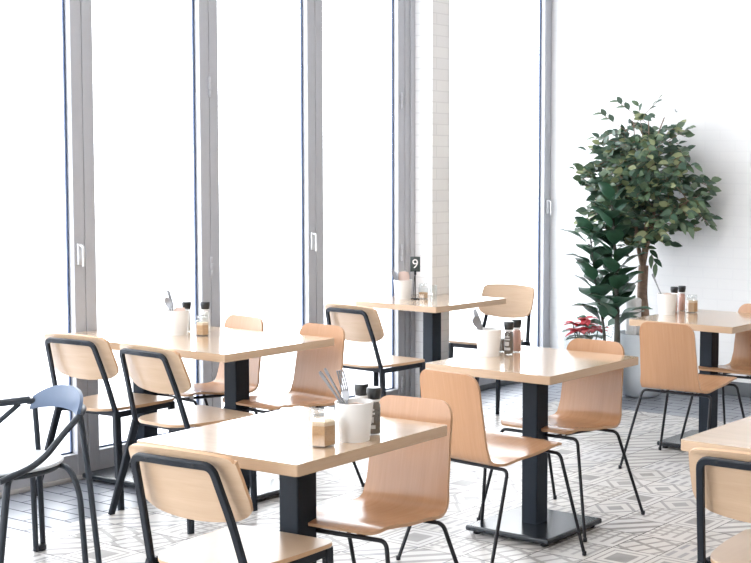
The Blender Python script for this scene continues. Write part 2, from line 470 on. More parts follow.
def make_table(label, u, v, rz, w, d, peds=((0, 0),), name='cafe_table'):
    root = thing(name, label, 'table', (u, v, 0), rz, 'wooden cafe tables')
    t = BM(); plate(t, rounded([(-w / 2, -d / 2), (w / 2, -d / 2), (w / 2, d / 2), (-w / 2, d / 2)], .008, 4), .714, .75, .002, 1, 0)
    obj('tabletop', t, [MT['top'], MT['edge']], root, angle=14)
    for x, y in peds: pedestal(root, x, y)
    return root
TH = .75
T1 = make_table('square pale wooden table in the foreground, with a sugar jar beside the white pot', -3.134, 3.122, 2.1, .658, .713)
T2 = make_table('long pale wooden table reaching to the windows on the left, on two pedestals', -5.272, 4.553, 1.2, 1.19, .713, ((.285, .01), (-.36, .01)))
T3 = make_table('square pale wooden table in the middle, its whole black base plate in view', -3.458, 4.887, .1, .658, .713, ((.045, -.055),))
T4 = make_table('pale wooden table by the brick pier, carrying the number nine sign', -5.545, 6.705, 0, .65, .713)
T5 = make_table('pale wooden table in front of the tall potted tree and white wall', -3.629, 6.87, 0, .658, .713)
T6 = make_table('pale wooden table cut by the right edge, bare of any pots', -1.73, 4.07, -.5, .658, .713)

# ------------------------------------------------------------------ steel-framed chair with separate plywood back
def make_framed(label, u, v, rz):
    root = thing('framed_chair', label, 'chair', (u, v, 0), rz, 'steel-framed chairs with plywood backs')
    # seat
    s = BM()
    ol = rounded([(-.205, .205), (-.20, -.02), (-.155, -.205), (.155, -.205), (.20, -.02), (.205, .205)], [.035, .16, .17, .17, .16, .035], 8)
    plate(s, ol, .440, .454, .004, 1, 0)
    obj('seat', s, [MT['beech_seat'], MT['beech_edge']], root, angle=20)
    # backrest
    hw = [(0, .155), (.03, .178), (.08, .197), (.16, .208), (.30, .212), (.6, .209), (.88, .204), (.95, .198), (.985, .188), (1, .172)]
    ts = [0, .015, .035, .06, .09, .14, .2, .27, .36, .46, .56, .66, .76, .84, .90, .94, .965, .985, 1]
    g = []
    for t in ts:
        row = []
        for j in range(15):
            k = -1 + 2 * j / 14
            x = k * interp(hw, t)
            z = .583 + t * .219 + (-.010 * (x / .2) ** 2 if t > .9 else .0) + (.022 * (x / .2) ** 2 * (1 - t) ** 3)
            y = -.163 - t * .075 + .018 * (x / .2) ** 2 - .008
            row.append(Vector((x, y, z)))
        g.append(row)
    p = BM(); sheet(p, g, .012); back = obj('backrest', p, [MT['beech'], MT['beech_edge']], root)
    # back frame: an inverted U of flat bar behind the panel, running down to the seat rail
    pts = [(-.187, -.160, .425), (-.170, -.205, .60), (-.148, -.257, .768), (0, -.2665, .770), (.148, -.257, .768), (.170, -.205, .60), (.187, -.160, .425)]
    f = BM(); tube(f, fillet(pts, [0, .05, .030, .02, .030, .05, 0], 6), .01, sec=(.016, .0235), up=(0, 1, 0)); fr = obj('back_frame', f, MT['black'], root)
    for x, y, z in ((-.09, -.2695, .769), (.09, -.2695, .769)):
        q = BM(); lathe(q, [(.004, -.001), (.004, .0015), (.002, .002)], 8)
        for vv in q.verts: vv.co = Vector((vv.co.x + x, y - vv.co.z + .0006, vv.co.y + z))
        obj('screw', q, MT['screw'], fr)
    # seat rails
    f = BM()
    for sx in (-1, 1): tube(f, [(sx * .187, -.165, .424), (sx * .187, .195, .424)], .01, sec=(.028, .014), up=(0, 0, 1))
    tube(f, [(-.187, .185, .424), (.187, .185, .424)], .01, sec=(.026, .014), up=(0, 0, 1))
    tube(f, [(-.187, -.135, .424), (.187, -.135, .424)], .01, sec=(.026, .014), up=(0, 0, 1))
    obj('seat_frame', f, MT['black'], root)
    for sx in (-1, 1):
        l = BM(); tube(l, [(sx * .187, -.158, .436), (sx * .235, -.195, .2), (sx * .280, -.228, 0)], .01, sec=(.034, .020), up=(0, 1, 0), taper=[1.05, 1., .85]); obj('leg', l, MT['black'], root)
        l = BM(); tube(l, [(sx * .187, .184, .436), (sx * .188, .190, .2), (sx * .190, .198, 0)], .01, sec=(.032, .020), up=(0, 1, 0), taper=[1.1, 1., .8]); obj('leg', l, MT['black'], root)
    return root
A1 = make_framed('framed wooden chair in the foreground, back turned, before the front square table', -3.075, 2.816, 4.3)
A2 = copy_thing(A1, (-5.497, 4.262, 0), 5.3, 'framed wooden chair at the long table, nearest the windows, behind the blue-backed armchair')
A3 = copy_thing(A1, (-4.883, 4.203, 0), -2.9, 'framed wooden chair at the long table, between the foreground chair and the window-side chair')
A4 = copy_thing(A1, (-5.385, 6.01, 0), -1.7, 'framed wooden chair on the near side of the table with the number nine sign')
A5 = copy_thing(A1, (-5.432, 7.172, 0), 183.1, 'framed wooden chair facing us behind the number nine table, against the far window')
A6 = copy_thing(A1, (-1.684, 3.675, 0), .8, 'framed wooden chair cut off by the right edge of the photo')

# ------------------------------------------------------------------ one-piece plywood shell chair
def make_shell(label, u, v, rz):
    root = thing('shell_chair', label, 'chair', (u, v, 0), rz, 'one-piece plywood shell chairs on rod legs')
    ctrl = [(-.266, .798), (-.212, .50), (-.195, .437), (-.120, .428), (.08, .442), (.19, .464), (.232, .455)]
    prof = [Vector((0, y, z)) for y, z in ctrl]
    prof = fillet(prof, [0, .05, .075, .06, .1, .03, 0], 7)
    # resample by arc length
    acc = [0]
    for a, c in zip(prof, prof[1:]): acc.append(acc[-1] + (c - a).length)
    L = acc[-1]
    def at(s):
        for i in range(len(acc) - 1):
            if s <= acc[i + 1] or i == len(acc) - 2:
                t = (s - acc[i]) / max(1e-9, acc[i + 1] - acc[i]); return prof[i].lerp(prof[i + 1], t)
    width = [(0, .159), (.10, .163), (.28, .169), (.345, .177), (.44, .196), (.60, .205), (L - .03, .203), (L, .200)]
    ss = [0, .002, .006, .012, .02, .03, .042, .056] + [.056 + (L - .112) * i / 34 for i in range(1, 34)] + [L - .056, L - .042, L - .03, L - .02, L - .012, L - .006, L - .002, L]
    g = []
    for s in ss:
        w = interp(width, s)
        for e, r in ((s, .055), (L - s, .04)):
            if e < r: w -= r - math.sqrt(max(0, r * r - (r - e) ** 2))
        P = at(s); row = []
        for j in range(15):
            k = -1 + 2 * j / 14; x = k * w; q = (x / .2) ** 2
            bk = max(0, min(1, (.36 - s) / .3)); st = max(0, min(1, (s - .42) / .1)) * max(0, min(1, (L - s) / .12))
            row.append(Vector((x, P.y + .020 * q * bk, P.z + .008 * q * st)))
        g.append(row)
    b = BM(); sheet(b, g, .011); obj('seat_shell', b, [MT['shell'], MT['ply']], root)
    rf, ff = (.252, -.282), (.293, .249)
    rb, fb = (.205, -.126, .409), (.207, .190, .426)
    r = .0075
    f = BM()
    for s_, e, ft in ((1, rb, rf), (1, fb, ff)):
        d = Vector((ft[0] - e[0], ft[1] - e[1], -e[2])).normalized() * .055
        pts = [(-e[0] - d.x, e[1] + d.y, e[2] + d.z), (-e[0], e[1], e[2]), (e[0], e[1], e[2]), (e[0] + d.x, e[1] + d.y, e[2] + d.z)]
        tube(f, fillet(pts, .045, 7), r, 10)
    for x in (-.09, .09):
        tube(f, [(x, -.126, .409), (x, .190, .426)], r, 10)
    fr = obj('leg_frame', f, MT['rod'], root)
    for x in (-.09, .09):
        for y, z0, z1 in ((-.10, .412, .424), (.14, .425, .447)):
            p = BM(); lathe(p, [(.013, z0 - .004), (.014, z0), (.014, z1), (.011, z1 + .002)], 12, (x, y, 0)); obj('seat_mount', p, MT['alu_lt'], fr)
    for sx in (-1, 1):
        for e, ft in ((rb, rf), (fb, ff)):
            d = Vector((ft[0] - e[0], ft[1] - e[1], -e[2])); n = d.normalized()
            a = Vector(e) + n * .05; z = Vector((ft[0], ft[1], .004))
            l = BM(); tube(l, [(sx * a.x, a.y, a.z), (sx * z.x, z.y, z.z)], r, 10); lg = obj('leg', l, MT['rod'], root)
            c = BM(); lathe(c, [(.0085, 0), (.0095, .002), (.0095, .016), (.008, .018)], 10, (sx * ft[0], ft[1], 0)); obj('foot_cap', c, MT['rod'], lg)
    return root
B1 = make_shell('plywood shell chair facing us behind the foreground table, beside its white pot', -3.045, 3.362, 184.9)
B2 = copy_thing(B1, (-3.332, 4.410, 0), -6.1, 'plywood shell chair with its back to us at the near side of the middle table')
B3 = copy_thing(B1, (-3.408, 5.053, 0), 178.5, 'plywood shell chair facing us behind the middle table, before the red poinsettia')
B4 = copy_thing(B1, (-4.86, 4.754, 0), 176.3, 'plywood shell chair behind the right end of the long table, back rising past its corner')
B5 = copy_thing(B1, (-5.457, 4.782, 0), 173.2, 'plywood shell chair behind the long table on its window side, half hidden by the pedestal')
B6 = copy_thing(B1, (-3.5, 6.376, 0), 2.0, 'plywood shell chair, back turned, before the table by the potted tree')
B7 = copy_thing(B1, (-3.478, 7.03, 0), 182, 'plywood shell chair behind the table near the potted tree, cut by the right edge')

# ------------------------------------------------------------------ blue-backed tubular armchair
def make_armchair():
    root = thing('tube_armchair', 'dark tubular armchair with a blue backrest and pale round seat at the left edge', 'armchair', (-4.748, 3.15, 0), 168)
    s = BM(); lathe(s, [(.0, .447), (.12, .446), (.195, .450), (.213, .449), (.217, .443), (.212, .436), (.0, .434)][::-1], 48, (0, -.02, 0), close=False)
    bmesh.ops.remove_doubles(s, verts=s.verts[:], dist=.0005)
    obj('seat', s, MT['paleseat'], root)
    f = BM(); tube(f, [(.195 * math.cos(2 * PI * i / 40), -.02 + .195 * math.sin(2 * PI * i / 40), .423) for i in range(40)], .011, 10, closed=True); obj('seat_ring', f, MT['steel_dark'], root)
    # backrest panel, bowed around the sitter, tallest in its middle
    g = []
    n = 25
    for i in range(9):
        row = []
        for j in range(n):
            k = -1 + 2 * j / (n - 1); a = k * 1.02
            x = .205 * math.sin(a) / math.sin(1.02); y = -.275 + .062 * (1 - math.cos(a)) / (1 - math.cos(1.02)) * 1.0
            h = .052 + .038 * (1 - abs(k) ** 2.2)
            zb = .600 + .022 * (1 - k * k)
            t = i / 8
            row.append(Vector((x, y - .018 * t, zb + t * h)))
        g.append(row)
    p = BM(); sheet(p, g, .012, 0, 0); obj('backrest', p, MT['blue'], root)
    # rail that carries the backrest and sweeps down on the near side to the front of the seat
    f = BM(); tube(f, fillet([(.212, -.205, .632), (.19, -.252, .636), (.10, -.294, .640), (0, -.302, .640), (-.10, -.294, .640), (-.192, -.250, .636), (-.236, -.165, .585), (-.262, -.05, .475), (-.268, .10, .432)], .07, 6), .0125, 12); obj('arm_rail', f, MT['steel_dark'], root)
    a = BM(); tube(a, fillet([(.205, -.215, .640), (.255, -.06, .630), (.295, .16, .615)], .1, 6), .015, 14); obj('armrest', a, MT['steel_dark'], root)
    a = BM(); tube(a, fillet([(.222, -.18, .625), (.262, -.04, .50), (.268, .10, .432)], .1, 6), .0105, 10); obj('arm_brace', a, MT['steel_dark'], root)
    for sx in (-1, 1):
        l = BM(); tube(l, fillet([(sx * .205, -.232, .632), (sx * .222, -.252, .42), (sx * .256, -.277, .006)], .12, 6), .011, 12); lg = obj('leg', l, MT['steel_dark'], root)
        l = BM(); tube(l, fillet([(sx * .02, -.19, .421), (sx * .17, -.205, .421), (sx * .212, -.222, .33), (sx * .228, -.236, .006)], [0, .06, .07, 0], 8), .011, 12); obj('leg_brace', l, MT['steel_dark'], lg)
        c = BM(); lathe(c, [(.014, 0), (.026, .004), (.026, .02), (.018, .026)], 14, (sx * .243, -.258, 0)); obj('foot_cap', c, MT['rod'], lg)
        l = BM(); tube(l, fillet([(sx * .19, .03, .421), (sx * .262, .07, .425), (sx * .272, .12, .006)], .05, 8), .0135, 12); lg = obj('leg', l, MT['steel_dark'], root)
        c = BM(); lathe(c, [(.011, 0), (.014, .003), (.014, .02), (.012, .024)], 14, (sx * .272, .12, 0)); obj('foot_cap', c, MT['rod'], lg)
    return root
make_armchair()

# ------------------------------------------------------------------ table-top things
def make_pot(label, u, v):
    b = BM(); R0, R1, h = .047, .0595, .122
    outer = []
    n = 26
    for i in range(n + 1):
        t = i / n; r = R0 + (R1 - R0) * t
        if .12 < t < .62: r += .0008 * math.sin(t * 2 * PI * 15)
        outer.append((r, t * h))
    inner = [(R1 - .004, h), (R0 - .002, .008), (0.0005, .006)]
    lathe(b, [(0.0005, 0), (R0 - .003, 0)] + outer + inner, 40)
    o = obj('cutlery_pot', b, MT['white_cer']); o.location = (u, v, TH)
    return tag(o, label, 'pot', 'white cutlery pots')
POT = {}
POT[1] = make_pot('ribbed white cutlery pot on the foreground table beside a sugar jar', -2.901, 3.132)
def pot_copy(k, u, v, label):
    o = POT[1].copy(); COL.objects.link(o); o.location = (u, v, TH); o['label'] = label; POT[k] = o
pot_copy(2, -5.409, 4.574, 'white cutlery pot on the long table next to the windows')
pot_copy(3, -3.704, 4.876, 'white cutlery pot on the middle table with clear steel forks in it')
pot_copy(4, -5.715, 6.622, 'white cutlery pot on the table with the number nine sign')
pot_copy(5, -3.912, 6.869, 'white cutlery pot on the table before the potted tree')

def cutlery_mesh(kind):
    b = BM(); L = .19
    def strip(pts, th=.0022):
        g = [[Vector((-w, y, z)), Vector((0, y, z - .0006)), Vector((w, y, z))] for w, y, z in pts]
        sheet(b, g, th, 0, 0)
    if kind == 'knife':
        strip([(.004, 0, 0), (.0075, .01, 0), (.0075, .09, 0), (.004, .115, 0), (.0032, .13, 0), (.0036, .17, 0), (.0052, .22, 0), (.0055, .238, 0), (.003, .245, 0)], .004)
    elif kind == 'spoon':
        strip([(.006, 0, 0), (.0075, .008, 0), (.004, .05, 0), (.003, .115, .002), (.010, .128, 0), (.018, .142, -.004), (.019, .158, -.005), (.014, .172, -.002), (.004, .181, .002)])
    else:
        strip([(.006, 0, 0), (.0085, .01, 0), (.0045, .05, 0), (.0035, .11, .003), (.0115, .127, .001), (.0132, .150, 0)])
        for k in range(4):
            x = -.0108 + k * .0072
            tube(b, [(x, .145, 0), (x, .175, .002), (x, .212, .006)], .0024, 6)
    return b
CUT = {}
def cutlery(kind, pot, az, tilt, label, depth=.012, spin=0, up=True):
    """stands in a pot, leaning outward towards azimuth az (deg, world) by tilt"""
    px, py, _ = pot.location
    if kind not in CUT:
        o = obj('table_' + kind, cutlery_mesh(kind), MT['steel']); CUT[kind] = o
    else:
        o = CUT[kind].copy(); COL.objects.link(o)
    tag(o, label, kind)
    d = Vector((math.cos(R(az)) * math.sin(R(tilt)), math.sin(R(az)) * math.sin(R(tilt)), math.cos(R(tilt))))
    y = d
    x = Vector((-math.sin(R(az)), math.cos(R(az)), 0)); x = Matrix.Rotation(R(spin), 3, d) @ x
    z = x.cross(y)
    M = Matrix((x, y, z)).transposed().to_4x4()
    reach = .047 / math.tan(R(tilt)) if tilt > 5 else .1
    base = Vector((px, py, TH + depth)) - Vector((math.cos(R(az)), math.sin(R(az)), 0)) * min(.03, max(.0, .122 * math.tan(R(tilt)) - .045))
    M.translation = base
    o.matrix_world = M
    return o
# azimuth: 180 = towards the windows (left-back in the photo), 270 = towards us-left
cutlery('knife', POT[1], 213, 34, 'steel knife leaning furthest left from the foreground pot', spin=75)
cutlery('knife', POT[1], 200, 31, 'second steel knife leaning left in the foreground pot, below the first', spin=60)
cutlery('fork', POT[1], 200, 12, 'steel fork standing tines up in the foreground pot', spin=85)
cutlery('spoon', POT[2], 211, 17, 'steel spoon in the white pot on the long table', spin=80)
cutlery('fork', POT[2], 190, 13, 'steel fork in the white pot on the long table', spin=70)
cutlery('fork', POT[3], 211, 32, 'steel fork leaning furthest left in the middle table pot', spin=85)
cutlery('fork', POT[3], 180, 24, 'steel fork behind the leftmost one in the middle table pot', spin=75)
cutlery('spoon', POT[3], 230, 22, 'steel spoon between the forks in the middle table pot', spin=95)
cutlery('fork', POT[4], 211, 31, 'steel fork leaning left from the pot beside the number sign', spin=80)
cutlery('spoon', POT[4], 195, 28, 'steel spoon leaning left from the pot beside the number sign', spin=70)
cutlery('knife', POT[5], 211, 24, 'steel knife leaning left from the pot before the potted tree', spin=75)

def napkin(pot, w, h, label, az, off=(0, 0)):
    px, py, _ = pot.location
    g = []
    for i in range(5):
        row = []
        for j in range(9):
            k = -1 + j / 4
            row.append(Vector((k * w / 2 * (1 - .25 * (i == 4) * abs(k)), .006 * math.sin(k * 3 + i), .05 + h * i / 4 - .006 * (i == 4) * abs(k))))
        g.append(row)
    b = BM(); sheet(b, g, .006, 0, 0)
    o = obj('paper_napkin', b, MT['napkin']); o.location = (px + off[0], py + off[1], TH); o.rotation_euler = (R(-6), 0, R(az))
    return tag(o, label, 'napkin')
napkin(POT[4], .075, .125, 'beige paper napkin standing in the pot beside the number sign', 35, (-.005, .01))
napkin(POT[2], .06, .088, 'beige paper napkin in the white pot on the long table', 35, (.012, .0))
napkin(POT[1], .06, .066, 'beige paper napkin low in the foreground pot behind its rim', 35, (-.005, .01))
napkin(POT[5], .06, .074, 'beige paper napkin peeping over the pot before the potted tree', 35, (.0, .0))

def make_grinder(label, u, v, fill, lab=True, h=.150):
    root = thing('spice_grinder', label, 'grinder', (u, v, TH), 35, 'black-capped spice grinders')
    b = BM(); lathe(b, [(.019, 0), (.0215, .003), (.0215, .095), (.020, .104), (.0165, .110), (.0165, .116)], 24); obj('bottle', b, MT['glass'], root)
    c = BM(); lathe(c, [(.0185, .004), (.0200, .006), (.0200, .094), (.0150, .104)], 20); obj('contents', c, fill, root)
    c = BM(); lathe(c, [(.0185, .1145), (.0205, .117), (.0215, .126), (.0235, .136), (.0235, .148), (.021, .152), (.0, .1535)][:-1], 24); obj('cap', c, MT['cap'], root)
    c = BM(); lathe(c, [(.0185, .108), (.0195, .110), (.0195, .1142), (.0185, .116)], 24); obj('collar', c, MT['white_cer'], root)
    if lab:
        c = BM()
        for a0, a1, z0, z1 in ((-150, -70, .022, .034), (-140, -85, .042, .060), (-150, -75, .068, .074), (-145, -80, .080, .086)):
            n = 8
            g = [[Vector((.0222 * math.cos(R(a0 + (a1 - a0) * j / n)), .0222 * math.sin(R(a0 + (a1 - a0) * j / n)), z)) for j in range(n + 1)] for z in (z0, z1)]
            sheet(c, g, .0004, 0, 0)
        obj('label', c, MT['label'], root)
    return root
make_grinder('black-capped pepper grinder on the foreground table, right of the white pot', -2.910, 3.232, MT['pepper'])
make_grinder('black-capped grinder hidden behind the white pot on the foreground table', -2.99, 3.262, MT['salt_pink'], False)
make_grinder('black-capped pepper grinder beside the pot on the middle table', -3.652, 4.958, MT['pepper'])
make_grinder('black-capped pink salt grinder at the right on the middle table', -3.672, 5.046, MT['salt_pink'], False)
make_grinder('black-capped grinder behind the pot on the long table', -5.464, 4.68, MT['salt_white'], False)
make_grinder('black-capped clear grinder behind the sugar jar on the long table', -5.385, 4.73, MT['salt_white'], False)
make_grinder('black-capped pink salt grinder close behind the pot before the potted tree', -3.931, 6.985, MT['salt_pink'], False)
make_grinder('black-capped grinder in the back row before the potted tree', -3.926, 7.07, MT['salt_pink'], False)

def make_jar(label, u, v, fill, lvl=.058, second=None, sc=1., rz=20):
    root = thing('sugar_jar', label, 'jar', (u, v, TH), rz, 'glass sugar jars')
    hs = 1 + (sc - 1) * .55
    b = BM(); n = 6
    lathe(b, [(.029 * sc, 0), (.032 * sc, .004), (.032 * sc, .070 * hs), (.025 * sc, .078 * hs), (.025 * sc, .082 * hs)], n); obj('glass_body', b, MT['glass'], root, angle=25)
    c = BM(); lathe(c, [(.0285 * sc, .005), (.0298 * sc, .007), (.0298 * sc, lvl)], n); obj('contents', c, fill, root, angle=25)
    if second:
        c = BM(); lathe(c, [(.0298 * sc, lvl + .0003), (.0298 * sc, lvl + .012)], n); obj('top_layer', c, second, root, angle=25)
    c = BM(); lathe(c, [(.0262 * sc, .0825 * hs), (.0275 * sc, .084 * hs), (.0275 * sc, .096 * hs), (.0255 * sc, .0985 * hs)], 28); obj('lid', c, MT['glass'], root)
    return root
make_jar('hexagonal glass jar of brown sugar in front of the foreground pot', -2.919, 3.015, MT['sugar'], .066, MT['sugar_white'], 1.3)
make_jar('hexagonal glass jar of brown sugar on the long table beside the pot', -5.272, 4.612, MT['sugar'], .054, MT['sugar_white'], 1.05)
make_jar('glass sugar jar squeezed between pot and grinder on the middle table', -3.735, 5.01, MT['pepper'], .06, None, .9)
make_jar('glass jar part filled with brown sugar behind the number nine sign', -5.614, 6.70, MT['sugar'], .04, None, 1.0)
make_jar('glass sugar jar right of the pot and grinders before the potted tree', -3.842, 7.045, MT['sugar'], .058, MT['sugar_white'], 1.1)

# clear drinking glass by the number sign
b = BM(); lathe(b, [(.0005, .004), (.019, .004), (.0215, .094), (.0225, .095), (.0235, .094), (.021, .001), (.019, 0), (.0005, 0)], 24)
o = obj('drinking_glass', b, MT['glass']); o.location = (-5.513, 6.68, TH); tag(o, 'small clear drinking glass right of the number nine sign', 'glass')

# table number sign
sg = thing('table_number_sign', 'black table number sign reading 9 beside a white pot', 'sign', (-5.636, 6.648, TH), 38)
b = BM(); lathe(b, [(.026, 0), (.028, .002), (.026, .005), (.006, .008)], 20); obj('base', b, MT['black'], sg)
b = BM(); tube(b, [(0, 0, .006), (0, 0, .175)], .0035, 8); tube(b, [(-.014, 0, .006), (-.004, 0, .15)], .002, 6); obj('stem', b, MT['black'], sg)
b = BM(); box(b, (0, 0, .170), (.014, .012, .03), .003); obj('clip', b, MT['black'], sg)
b = BM(); box(b, (0, 0, .224), (.062, .005, .096), .0015); pl = obj('plate', b, MT['sign'], sg)
cu = bpy.data.curves.new('nine', 'FONT'); cu.body = '9'; cu.size = .082; cu.align_x = 'CENTER'; cu.align_y = 'CENTER'; cu.extrude = .0004
to = bpy.data.objects.new('nine_curve', cu); COL.objects.link(to)
bpy.context.view_layer.update()
me = bpy.data.meshes.new_from_object(to.evaluated_get(bpy.context.evaluated_depsgraph_get()))
bpy.data.objects.remove(to, do_unlink=True); bpy.data.curves.remove(cu)
me.transform(Matrix.Translation((0, -.0032, .224)) @ Matrix.Rotation(R(90), 4, 'X'))
me.materials.clear(); me.materials.append(MT['sign_white'])
no = bpy.data.objects.new('digit', me); COL.objects.link(no); no.parent = pl

# ------------------------------------------------------------------ plants
rnd = random.Random(7)
def leaf_mesh(bm, base, d, up, L, W, mat, fold=.25, droop=.2, seg=4, vein=None, wave=0.):
    d = d.normalized(); s = d.cross(up)
    if s.length < 1e-3: s = d.cross(Vector((1, 0, 0)))
    s.normalize(); n = s.cross(d).normalized()
    rows = []
    for i in range(seg + 1):
        t = i / seg
        w = W * .5 * (math.sin(PI * min(1, t ** .85)) ** .8 if 0 < t < 1 else 0)
        c = base + d * (L * t) - Vector((0, 0, 1)) * (droop * L * t * t)
        if i in (0, seg): rows.append([bm.verts.new(c)])
        else:
            wv = wave * math.sin(t * 9) * W
            rows.append([bm.verts.new(c - s * w + n * (fold * w + wv)), bm.verts.new(c), bm.verts.new(c + s * w + n * (fold * w - wv))])
    for a, c in zip(rows, rows[1:]):
        if len(a) == 1 and len(c) == 3: fs = [(a[0], c[1], c[0]), (a[0], c[2], c[1])]
        elif len(a) == 3 and len(c) == 1: fs = [(a[0], a[1], c[0]), (a[1], a[2], c[0])]
        elif len(a) == 3: fs = [(a[0], a[1], c[1], c[0]), (a[1], a[2], c[2], c[1])]
        else: continue
        for f in fs: bm.faces.new(f).material_index = mat

# --- tall weeping fig
FU, FV = -4.83, 8.13
fig = thing('potted_fig_tree', 'tall leafy fig tree in a pale grey planter by the white wall', 'plant', (FU, FV, 0))
p = BM(); lathe(p, [(.001, .0), (.105, .0), (.13, .015), (.175, .10), (.19, .17), (.19, .44), (.186, .452), (.172, .45), (.168, .40), (.001, .40)], 40); obj('planter', p, MT['pot_grey'], fig)
p = BM(); box(p, (-.03, -.06, .565), (.085, .12, .26), .018, seg=3); obj('white_liner', p, MT['pot_white'], fig)
p = BM(); lathe(p, [(.001, .402), (.165, .402), (.16, .412), (.001, .416)], 24); obj('soil', p, MT['soil'], fig)
tr = BM()
def limb(pts, r0, r1, n=8):
    q = fillet(pts, .3, 5); N = len(q)
    tube(tr, q, 1., n, taper=[r0 + (r1 - r0) * i / (N - 1) for i in range(N)])
limb([(.0, 0, .405), (.015, .005, .55), (-.005, 0, .70), (.005, 0, .92)], .042, .036, 10)
stems = [[(.0, 0, .90), (.03, .0, 1.05), (.07, .02, 1.25), (.09, .03, 1.55), (.12, 0, 1.85)],
         [(.0, 0, .90), (-.03, -.02, 1.05), (-.06, -.02, 1.3), (-.07, 0, 1.6), (-.10, .02, 1.9)],
         [(.0, 0, .92), (.0, .03, 1.15), (.02, .04, 1.45), (.02, .02, 1.95)],
         [(.03, 0, 1.05), (.12, -.02, 1.2), (.26, -.04, 1.32), (.38, -.05, 1.38)],
         [(-.04, -.02, 1.15), (-.16, -.05, 1.3), (-.30, -.06, 1.42)],
         [(-.06, -.02, 1.35), (-.2, .02, 1.55), (-.36, .03, 1.68)],
         [(.08, .02, 1.4), (.2, .02, 1.55), (.32, .03, 1.7)],
         [(.09, .02, 1.55), (.10, -.05, 1.75), (.18, -.04, 1.95)]]
for i_, s_ in enumerate(stems): limb(s_, .018 if i_ < 3 else .008, .004)
stempts = [Vector(q) for s_ in stems for q in fillet(s_, .3, 5)]
fol = BM()
def inside(x, y, z):
    for cx, cz, rx, rz in ((.0, 1.60, .32, .42), (.24, 1.43, .21, .22), (.17, 1.72, .18, .20), (-.24, 1.60, .18, .25), (-.08, 1.30, .30, .22), (.13, 1.25, .18, .14)):
        if ((x - cx) / rx) ** 2 + ((z - cz) / rz) ** 2 + (y / .30) ** 2 < 1: return True
    return False
nt_ = 0
while nt_ < 300:
    x, y, z = rnd.uniform(-.53, .54), rnd.uniform(-.30, .30), rnd.uniform(1.0, 2.02)
    if not inside(x, y, z): continue
    nt_ += 1
    P = Vector((x, y, z)); q = min(stempts, key=lambda s: (s - P).length + max(0, s.z - P.z) * .6)
    out = (P - q) if (P - q).length > .02 else Vector((rnd.uniform(-1, 1), rnd.uniform(-1, 1), 1))
    d = (out.normalized() * 1.0 + Vector((rnd.uniform(-.6, .6), rnd.uniform(-.6, .3), rnd.uniform(-.1, .7)))).normalized()
    start = P - d * .10
    if nt_ % 4 == 0 and (start - q).length < .35:
        tube(tr, [q, q.lerp(start, .5) + Vector((0, 0, .01)), start], .0035, 5)
    tw = [start + d * (.03 * k) - Vector((0, 0, .0022 * k * k)) for k in range(7)]
    tube(tr, tw, .0022, 5)
    for k in range(7):
        side = Vector((0, 0, 1)).cross(d); side = side.normalized() if side.length > .05 else Vector((1, 0, 0))
        sg_ = 1 if k % 2 else -1
        ld = (d * rnd.uniform(.35, .9) + side * sg_ * rnd.uniform(.5, 1.) + Vector((rnd.uniform(-.3, .3), rnd.uniform(-.35, .2), rnd.uniform(-.35, .3)))).normalized()
        if k == 6: ld = d
        bp = tw[k]
        L = rnd.uniform(.068, .102)
        tip = bp + ld * L
        if FV + tip.y > VB - .03 or FV + bp.y > VB - .03: continue
        r = rnd.random(); mi = 0 if r < .5 else 1 if r < .86 else 2
        leaf_mesh(fol, bp, ld, Vector((rnd.uniform(-.2, .9), rnd.uniform(-1.6, -.1), rnd.uniform(.2, 1))), L, L * rnd.uniform(.46, .58), mi, .2, .25)
def sprig(px, py, dx, dz): return (((px - 645) * .0081 + .026, -.05, 1.484 + (185 - py) * .0083), (dx, -.1, dz))
for bx, dx in (sprig(655, 118, .75, .6), sprig(622, 118, -.9, .6), sprig(600, 146, -.9, .15), sprig(598, 170, -1, .1), sprig(598, 205, -.9, -.25), sprig(606, 128, -.8, .5),
               sprig(684, 140, .8, .4), sprig(690, 168, .9, .1), sprig(694, 196, 1, .0), sprig(686, 216, .9, -.35), sprig(640, 124, -.1, 1), sprig(656, 246, .4, -.6)):
    D0 = Vector(dx).normalized(); B0 = Vector(bx) - D0 * .13
    tube(tr, [B0 - D0 * .1, B0 + D0 * .14], .002, 5)
    for k in range(4):
        leaf_mesh(fol, B0 + D0 * (.06 + .035 * k), (D0 + Vector(((-1) ** k * .5, 0, .3 * (-1) ** k))).normalized(), Vector((0, -.6, 1)), .085, .04, k % 2, .2, .25)
obj('trunk', tr, MT['bark'], fig)
obj('foliage', fol, [MT['leaf_a'], MT['leaf_b'], MT['leaf_c']], fig, angle=80)

